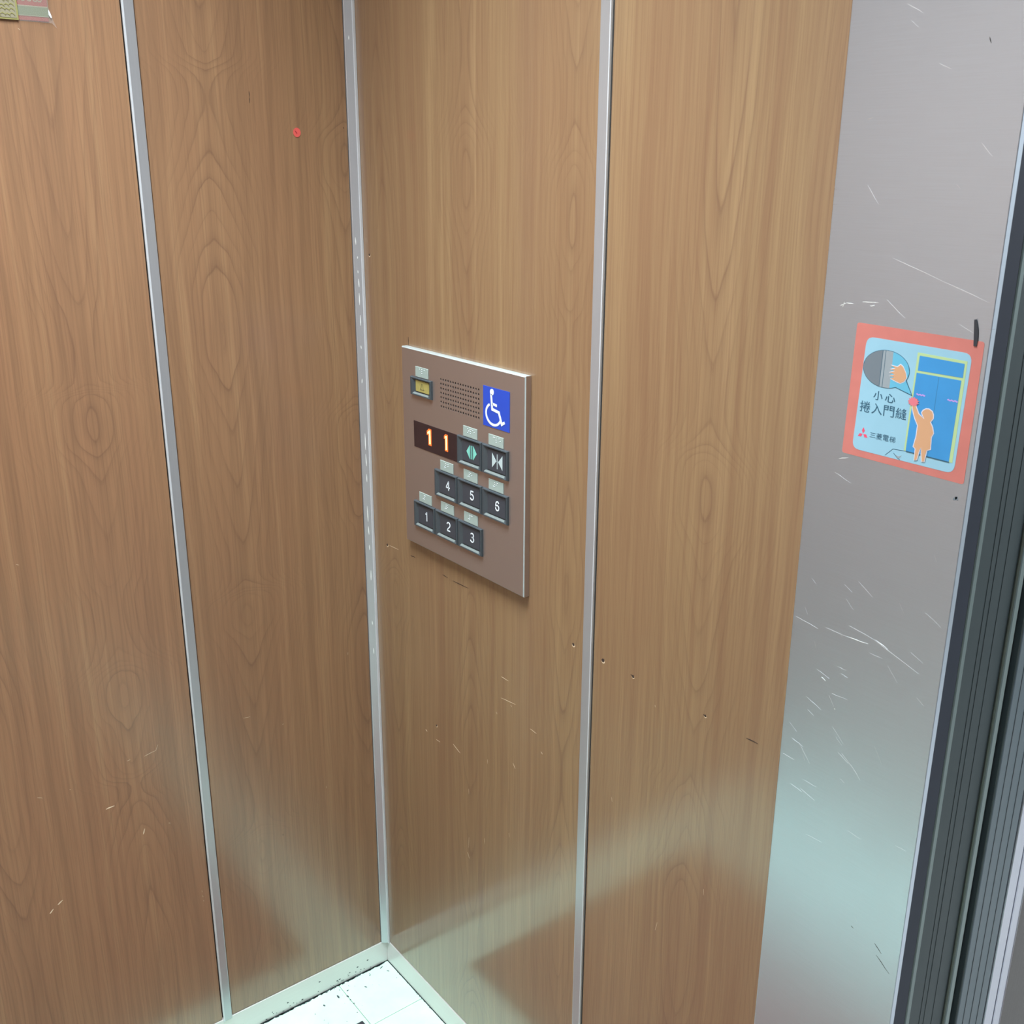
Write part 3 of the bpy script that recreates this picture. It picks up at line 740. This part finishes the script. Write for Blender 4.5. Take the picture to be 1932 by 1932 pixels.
scratches('dark_scratch', [((0.6877, 0.9505), (0.695, 0.9485)), ((0.8191, 0.9482), (0.8254, 0.9472)), ((0.8886, 0.9470), (0.9064, 0.9476))], onB, 0, -.00025, .0015, MT['hole_brown'], pB2)
BL = [(0.0644, 0.9535), (0.095, 0.9545), (0.3982, 0.8286), (0.4163, 0.8289), (0.3984, 0.7909), (0.4357, 0.7953), (0.4230, 0.7890), (0.4255, 0.7870), (0.2587, 0.641), (0.2797, 0.6335), (0.4725, 0.7692), (0.4883, 0.7681), (0.3045, 0.4759), (0.3026, 0.4528), (0.2992, 0.442), (0.3056, 0.4324), (0.1703, 0.6298), (0.1755, 0.6278), (0.2048, 0.6252), (0.2167, 0.6254), (0.4299, 0.687), (0.4355, 0.68), (.385, .76), (.387, .757), (.50, .742), (.504, .739), (.305, .575), (.3055, .565), (.35, .50), (.351, .49), (.42, .55), (.4208, .542), (.36, .66), (.3605, .652)]
scratches('light_scratch', list(zip(BL[::2], BL[1::2])), onB, 0, -.0002, .0007, MT['scratch2'], pB1)
BL = [(0.7356, 0.9252), (0.7362, 0.922), (0.7617, 0.5956), (0.7586, 0.58), (.66, .745), (.662, .738), (.84, .7), (.8405, .69)]
scratches('light_scratch', list(zip(BL[::2], BL[1::2])), onB, 0, -.0002, .0007, MT['scratch2'], pB2)
AL = [(-0.4505, 0.6563), (-0.4307, 0.6603), (-0.4307, 0.6603), (-0.426, 0.6698), (-0.4231, 0.5141), (-0.4195, 0.5126), (-0.5738, 0.6399), (-0.5714, 0.639), (-0.3775, 0.353), (-0.3774, 0.349), (-0.377, 0.342), (-0.3768, 0.338), (-0.3764, 0.332), (-0.376, 0.328), (-0.479, 0.6577), (-0.4736, 0.6587), (-0.6227, 0.6445), (-0.6152, 0.6406), (-0.6021, 1.0361), (-0.5979, 1.0343), (-0.5014, 1.771), (-0.4991, 1.7686)]
scratches('light_scratch', list(zip(AL[::2], AL[1::2])), onA, 0, .0002, .0007, MT['scratch2'], panA[1])
scratches('pale_scuff', [((-0.5222, 0.5822), (-0.5082, 0.5835)), ((-0.4676, 0.5105), (-0.4640, 0.5202)), ((-0.6309, 0.4267), (-0.6245, 0.4330)), ((-0.6170, 0.4375), (-0.6085, 0.4430))], onA, 0, .0002, .0020, MT['hole_rim'], panA[1])
scratches('light_scratch', [((-0.2729, 0.6684), (-0.2601, 0.6672)), ((-.2, .63), (-.1975, .632)), ((-.12, .47), (-.119, .465)), ((-.06, .73), (-.0595, .735))], onA, 0, .0002, .0006, MT['scratch2'], panA[0])
scratches('dark_scratch', [((-0.1812, 1.7072), (-0.1808, 1.6985)), ((-0.1808, 1.6985), (-0.1815, 1.6899)), ((-0.2144, 0.4036), (-0.2147, 0.3991)), ((-0.0219, 1.6597), (-0.0215, 1.6574))], onA, 0, .0002, .0011, MT['hole_brown'], panA[0])
# steel scratches
SY = -0.0022
SL = [(0.961, 1.4704), (0.9681, 1.4737), (0.9681, 1.4737), (0.9761, 1.4734), (0.9655, 1.4745), (0.9640, 1.4690), (0.986, 1.4765), (1.0038, 1.4772), (0.995, 1.4735), (1.0, 1.474), (0.9779, 1.3157), (0.989, 1.3193), (1.0108, 1.1271), (1.0367, 1.1283), (1.0053, 1.0387), (1.0066, 1.0383), (0.985, 1.069), (0.9909, 1.0663), (1.045, 1.136), (1.06, 1.131)]
scratches('bright_scratch', list(zip(SL[::2], SL[1::2])), onB, SY, SY - .00015, .0007, MT['mscratch'], sp)
SF = [(1.0126, 1.4811), (1.034, 1.4658), (1.0143, 1.5199), (1.0669, 1.5031), (1.0669, 1.5031), (1.115, 1.4878), (0.9442, 1.1272), (0.9738, 1.1229), (0.9836, 1.1278), (1.0108, 1.1271), (1.0125, 1.1401), (1.0421, 1.1358), (1.0421, 1.1358), (1.0966, 1.1181), (1.0376, 1.6882), (1.0499, 1.6831), (0.9705, 1.6443), (0.9761, 1.6455), (1.0871, 1.6216), (1.0984, 1.6107), (0.9651, 0.9776), (0.982, 0.9583), (1.0207, 0.9906), (1.0431, 0.9751), (0.945, 0.9542), (0.9603, 0.9532), (0.9781, 1.5849), (0.9918, 1.5683), (0.9992, 1.7396), (1.0161, 1.7306)]
scratches('faint_scratch', list(zip(SF[::2], SF[1::2])), onB, SY, SY - .0001, .00045, MT['fscr'], sp)
fs2 = []
for k in range(46):
    x = random.uniform(.945, 1.11); z = random.uniform(.9, 1.2) if k < 32 else random.uniform(.6, 1.75)
    a = random.uniform(-1.2, .1); l = random.uniform(.004, .022)
    fs2.append(((x, z), (min(1.115, x + l * math.cos(a)), z + l * math.sin(a))))
scratches('hairline_scratch', fs2, onB, SY, SY - .0001, .00022, MT['fscr'], sp)
scratches('dark_scratch', [((1.0891, 0.7836), (1.0989, 0.7759)), ((1.0584, 0.7868), (1.0614, 0.7851)), ((1.0813, 1.706), (1.0835, 1.7009)), ((1.0929, 0.7704), (1.1113, 0.7574))], onB, SY, SY - .0001, .0009, MT['black'], sp)
bm = bmesh.new(); stroke(bm, [(1.1043, 1.4725), (1.1062, 1.4640), (1.1072, 1.4560), (1.1074, 1.4490)], [.0022, .0040, .0040, .0030], onB, SY - .0006, SY - .0009)
o = link('marker_stroke', bm, MT['black'], sp); o['label'] = 'short black marker stroke above the sticker corner'
scratches('smudge', [((1.1070, 1.3040), (1.1110, 1.3080)), ((1.1090, 1.3075), (1.1118, 1.3045))], onB, SY, SY - .0001, .0028, MT['g1'], sp)

# ------------------------------------------------------------------ warning sticker on the steel
ws = empty('warning_sticker')
tag(ws, 'square red-bordered door warning sticker with orange child figure on the steel panel', 'sticker')
Y0 = SY - 0.0001
def lay(name, pts, n, mat, parent=ws):   # n = print layer, each a tenth of a millimetre proud of the last
    return shape(name, pts, onB, Y0 - n * 0.00012, Y0 - (n + 1) * 0.00012 + 0.00001, mat, parent)
def rounded(pts, r, seg=5):
    out = []; n = len(pts)
    for i in range(n):
        p = Vector(pts[i]); a = (Vector(pts[i - 1]) - p).normalized(); b = (Vector(pts[(i + 1) % n]) - p).normalized()
        s, e = p + a * r, p + b * r
        for k in range(seg + 1):
            t = k / seg
            out.append(tuple((1 - t) ** 2 * s + 2 * t * (1 - t) * p + t * t * e))
    return out
base = lay('border', rounded([(0.9829, 1.4563), (1.1158, 1.4538), (1.1152, 1.3209), (0.9808, 1.3235)], .003), 0, MT['red'])
pic = lay('picture', rounded([(0.9955, 1.4440), (1.1060, 1.4418), (1.1040, 1.3288), (0.9922, 1.3302)], .0085), 1, MT['sky'])
# speech bubble
EC, RX, RZ = (1.0205, 1.4152), 0.0252, 0.0180
def clipE(x, s=1.0):
    t = max(-1, min(1, (x - EC[0]) / RX)); return EC[1] + s * RZ * math.sqrt(1 - t * t)
def slab(xa, xb, n=14):
    top = [(xa + (xb - xa) * i / n, clipE(xa + (xb - xa) * i / n)) for i in range(n + 1)]
    bot = [(xb - (xb - xa) * i / n, clipE(xb - (xb - xa) * i / n, -1)) for i in range(n + 1)]
    return top + bot
XA, XB_ = EC[0] - RX * .999, EC[0] + RX * .999
bub = empty('speech_bubble', ws)
shape('bubble_outline', ell(EC[0], EC[1], RX + .0005, RZ + .0005, 48), onB, Y0 - .00024, Y0 - .00034, MT['ink'], bub)
shape('bubble_outline', [(1.0310, 1.3990), (1.0335, 1.3988), (1.0522, 1.3938), (1.0436, 1.4085), (1.0360, 1.4040)], onB, Y0 - .00024, Y0 - .00034, MT['ink'], bub)
shape('tail', [(1.0300, 1.3998), (1.0335, 1.3996), (1.0508, 1.3950), (1.0430, 1.4078), (1.0360, 1.4060)], onB, Y0 - .00035, Y0 - .00046, MT['cyan'], bub)
shape('blue_field', slab(1.0266, XB_), onB, Y0 - .00035, Y0 - .00047, MT['cyan'], bub)
shape('grey_field', slab(XA, 1.0150), onB, Y0 - .00035, Y0 - .00047, MT['g1'], bub)
shape('frame_field', slab(1.0150, 1.0266, 6), onB, Y0 - .00035, Y0 - .00047, MT['g2'], bub)
for xx in (1.0150, 1.0182):
    shape('seam_line', [(xx, clipE(xx)), (xx + .0005, clipE(xx)), (xx + .0005, clipE(xx, -1)), (xx, clipE(xx, -1))], onB, Y0 - .00047, Y0 - .00055, MT['ink'], bub)
HAND = [(1.0261, 1.4197), (1.0329, 1.4192), (1.0358, 1.4218), (1.0387, 1.4201), (1.0421, 1.4149), (1.0434, 1.4103), (1.0416, 1.4067), (1.0376, 1.4044), (1.0332, 1.4053), (1.027, 1.4073), (1.0311, 1.4094), (1.0256, 1.4095), (1.0307, 1.4117), (1.0252, 1.4128), (1.0308, 1.4151), (1.0259, 1.4158), (1.031, 1.4175)]
hc = (1.0365, 1.4125)
shape('hand_outline', [(hc[0] + (x - hc[0]) * 1.10, hc[1] + (z - hc[1]) * 1.10) for x, z in HAND], onB, Y0 - .00047, Y0 - .00056, MT['halo'], bub)
shape('hand', HAND, onB, Y0 - .00057, Y0 - .00066, MT['orange'], bub)
# printed doorway
dr = empty('printed_doorway', ws)
shape('frame', [(1.0520, 1.4359), (1.1024, 1.4344), (1.1013, 1.3387), (1.0502, 1.3400)], onB, Y0 - .00024, Y0 - .00034, MT['lime'], dr)
shape('transom', [(1.0545, 1.4332), (1.1000, 1.4319), (1.1000, 1.4190), (1.0543, 1.4190)], onB, Y0 - .00035, Y0 - .00045, MT['doorblue'], dr)
shape('door_leaf', [(1.0534, 1.4168), (1.0765, 1.4166), (1.0755, 1.3398), (1.0522, 1.3403)], onB, Y0 - .00035, Y0 - .00045, MT['doorblue'], dr)
shape('door_leaf', [(1.0768, 1.4166), (1.0990, 1.4164), (1.0978, 1.3392), (1.0758, 1.3398)], onB, Y0 - .00035, Y0 - .00045, MT['doorblue'], dr)
shape('seam_line', [(1.0765, 1.4166), (1.0768, 1.4166), (1.0758, 1.3398), (1.0755, 1.3398)], onB, Y0 - .00035, Y0 - .00044, MT['ink'], dr)
for xa, xb, z in ((1.0560, 1.0652, 1.3966), (1.0880, 1.0984, 1.3966)):
    bm = bmesh.new(); n = 10; stroke(bm, [(xa + (xb - xa) * i / n, z + .0005 * math.sin(i * 1.9)) for i in range(n + 1)], .0011, onB, Y0 - .00046, Y0 - .00054)
    link('pulse_mark', bm, MT['pinkline'], dr)
bm = bmesh.new()
stroke(bm, [(1.0305, 1.3312), (1.0383, 1.3390), (1.0529, 1.3398)], .0005, onB, Y0 - .00024, Y0 - .00034)
stroke(bm, [(1.0395, 1.3352), (1.0440, 1.3312), (1.0470, 1.3300)], .0005, onB, Y0 - .00024, Y0 - .00034)
stroke(bm, [(1.0529, 1.3398), (1.0980, 1.3388)], .0010, onB, Y0 - .00046, Y0 - .00052)
link('floor_line', bm, MT['ink'], dr)
shape('crease', [(1.0418, 1.3340), (1.0452, 1.3330), (1.0484, 1.3346), (1.0462, 1.3312), (1.0445, 1.3308)], onB, Y0 - .00024, Y0 - .00034, MT['g2'], ws)
# child figure
FIG = [(1.0530, 1.3855), (1.0566, 1.3861), (1.0608, 1.3783), (1.0676, 1.3745), (1.0654, 1.3780), (1.0642, 1.3800), (1.0652, 1.3822), (1.0680, 1.3842), (1.0709, 1.3846), (1.0745, 1.3830), (1.0760, 1.3800), (1.0762, 1.3768), (1.0738, 1.3728), (1.0767, 1.3683), (1.0785, 1.3629), (1.0768, 1.3587), (1.0776, 1.3472), (1.0742, 1.3455), (1.0733, 1.3394), (1.0730, 1.3341), (1.0706, 1.3336), (1.0695, 1.3387), (1.0680, 1.3468), (1.0664, 1.3438), (1.0649, 1.3342), (1.0625, 1.3333), (1.0624, 1.3445), (1.0600, 1.3461), (1.0617, 1.3566), (1.0618, 1.3673), (1.0580, 1.3734), (1.0554, 1.3790)]
def grow(pts, r):
    out = []; n = len(pts)
    area = sum(pts[i][0] * pts[(i + 1) % n][1] - pts[(i + 1) % n][0] * pts[i][1] for i in range(n))
    sgn = 1 if area > 0 else -1
    for i in range(n):
        p = Vector(pts[i]); d0 = (p - Vector(pts[i - 1])).normalized(); d1 = (Vector(pts[(i + 1) % n]) - p).normalized()
        d = (d0 + d1).normalized(); nn = Vector((d.y, -d.x)) * sgn
        out.append(tuple(p + nn * r))
    return out
cf = empty('child_figure', ws); cf['label'] = 'orange child silhouette reaching up'
shape('figure_outline', grow(FIG, .0009), onB, Y0 - .00055, Y0 - .00064, MT['halo'], cf)
shape('figure', FIG, onB, Y0 - .00065, Y0 - .00074, MT['orange'], cf)
bp_ = []
for i in range(22):
    a = 2 * math.pi * i / 22; r = 1.0 if i % 2 else 0.72
    bp_.append((1.0541 + .0062 * r * math.cos(a), 1.3890 + .0048 * r * math.sin(a)))
shape('pain_burst', bp_, onB, Y0 - .00075, Y0 - .00082, MT['magenta'], cf)
# lettering
def stext(body, x0, x1, z0, z1, nm='lettering', bold=0.0):
    return text(nm, body, x0, x1, z0, z1, Y0 - .00024, .00009, MT['ink'], ws, bold=bold)
stext('小', 1.0100, 1.0205, 1.3836, 1.3926, bold=0.012); stext('心', 1.0232, 1.0345, 1.3834, 1.3922, bold=0.012)
for i, ch in enumerate('捲入門縫'):
    x = 0.9962 + i * 0.01345
    stext(ch, x, x + 0.0118, 1.3695, 1.3804, bold=0.006)
for i, ch in enumerate('三菱電梯'):
    x = 1.0110 + i * 0.0074
    hgt = (.0008, -.0008) if ch == '三' else (0, 0)
    stext(ch, x, x + 0.0066, 1.3450 + hgt[0], 1.3512 + hgt[1], bold=0.005)
lg = bmesh.new(); L0 = (1.0031, 1.3474)
for a in (90, 210, 330):
    a = math.radians(a); ux, uz = math.cos(a), math.sin(a); R_ = .0066
    prism(lg, [(L0[0] + ux * .0004, L0[1] + uz * .0004), (L0[0] + ux * R_ / 2 - uz * .0018, L0[1] + uz * R_ / 2 + ux * .0018), (L0[0] + ux * R_, L0[1] + uz * R_), (L0[0] + ux * R_ / 2 + uz * .0018, L0[1] + uz * R_ / 2 - ux * .0018)], onB, Y0 - .00024, Y0 - .00033)
o = link('emblem', lg, MT['logo'], ws); o['label'] = 'small red three-diamond emblem'

# ------------------------------------------------------------------ small red dot sticker on the left wall
ds = empty('dot_sticker'); tag(ds, 'tiny round bright red paper sticker on the left wood wall', 'sticker')
shape('paper_disc', ell(-0.1054, 1.6499, .0064, .0070, 28), onA, .0002, .0005, MT['dot'], ds)
bm = bmesh.new(); stroke(bm, [(-.1083, 1.6522), (-.1068, 1.6503), (-.1055, 1.6480)], [.0009, .0016, .0010], onA, .0005, .0007)
link('dark_mark', bm, MT['maroon'], ds)

# ------------------------------------------------------------------ notices at the upper left
n1 = empty('notice'); tag(n1, 'red and grey-green laminated notice near the top left on the wood wall', 'notice')
ya, yb = -0.5600, -0.4612
shape('red_panel', [(ya, 1.7815), (yb, 1.7815), (yb, 1.93), (ya, 1.93)], onA, .0003, .0007, MT['postred'], n1)
shape('grey_stripe', [(ya, 1.7868), (yb + .0004, 1.7868), (yb + .0004, 1.7985), (ya, 1.7985)], onA, .0007, .0009, MT['greygreen'], n1)
shape('cream_line', [(ya, 1.7982), (yb + .0002, 1.7982), (yb + .0002, 1.7996), (ya, 1.7996)], onA, .0009, .0010, MT['cream'], n1)
shape('cream_line', [(ya, 1.7868), (yb + .0004, 1.7868), (yb + .0004, 1.7876), (ya, 1.7876)], onA, .0009, .0010, MT['cream'], n1)
bm = bmesh.new()
for k, yy in enumerate((-.5000, -.4915, -.4835, -.4760, -.4675 - .003)):
    stroke(bm, [(yy - .0025, 1.8150), (yy - .0028, 1.8075), (yy - .0012, 1.8052), (yy + .0016, 1.8052), (yy + .0028, 1.8075), (yy + .0025, 1.8150)], .0013, onA, .0007, .0009)
link('lettering', bm, MT['cream'], n1)
shape('clear_film', [(-.4985, 1.7800), (yb + .0035, 1.7800), (yb + .0095, 1.7735), (yb + .0042, 1.7870), (yb + .0012, 1.7990), (yb + .0006, 1.93), (-.4985, 1.93)], onA, .0011, .0013, MT['film'], n1)
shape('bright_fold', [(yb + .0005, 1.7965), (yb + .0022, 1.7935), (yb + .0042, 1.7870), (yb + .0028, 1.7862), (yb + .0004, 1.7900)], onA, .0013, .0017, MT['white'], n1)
n2 = empty('notice'); tag(n2, 'gold-edged embossed notice overlapping the red notice at the top left', 'notice')
ya, yb = -0.5900, -0.4995
shape('gold_border', [(ya, 1.7807), (yb, 1.7807), (yb, 1.92), (ya, 1.92)], onA, .0014, .0020, MT['gold'], n2)
shape('picture', [(ya, 1.7830), (yb - .0022, 1.7830), (yb - .0022, 1.918), (ya, 1.918)], onA, .0020, .0023, MT['cream'], n2)
bm = bmesh.new()
for k in range(22):
    cy, cz = -.5065 - (k % 6) * .0058, 1.7862 + (k // 6) * .0058 + random.uniform(-.001, .001)
    stroke(bm, [(cy - .0035, cz), (cy - .001, cz + .0018), (cy + .0018, cz + .0004), (cy + .0030, cz - .0016)], [.0004, .0011, .0011, .0004], onA, .0023, .0027)
link('embossed_ornament', bm, MT['gold'], n2)

# ------------------------------------------------------------------ put each root Empty at the base of its thing
bpy.context.view_layer.update()
def descend(o):
    for c in o.children:
        yield c
        yield from descend(c)
for o in [q for q in COL.objects if q.type == 'EMPTY']:
    pts = [v.co for c in descend(o) if c.type == 'MESH' for v in c.data.vertices]
    if not pts: continue
    lo = [min(p[i] for p in pts) for i in range(3)]; hi = [max(p[i] for p in pts) for i in range(3)]
    o['base'] = [(lo[0] + hi[0]) / 2, (lo[1] + hi[1]) / 2, lo[2]]
def rebase(o, parent_base):
    if o.type == 'EMPTY' and 'base' in o.keys():
        b = Vector(o['base']); del o['base']
    else:
        b = Vector((0, 0, 0))
    o.location = b
    if o.parent: o.matrix_parent_inverse = Matrix.Translation(-parent_base)
    for c in o.children: rebase(c, b)
for o in [q for q in COL.objects if q.parent is None and q.type == 'EMPTY']: rebase(o, Vector((0, 0, 0)))
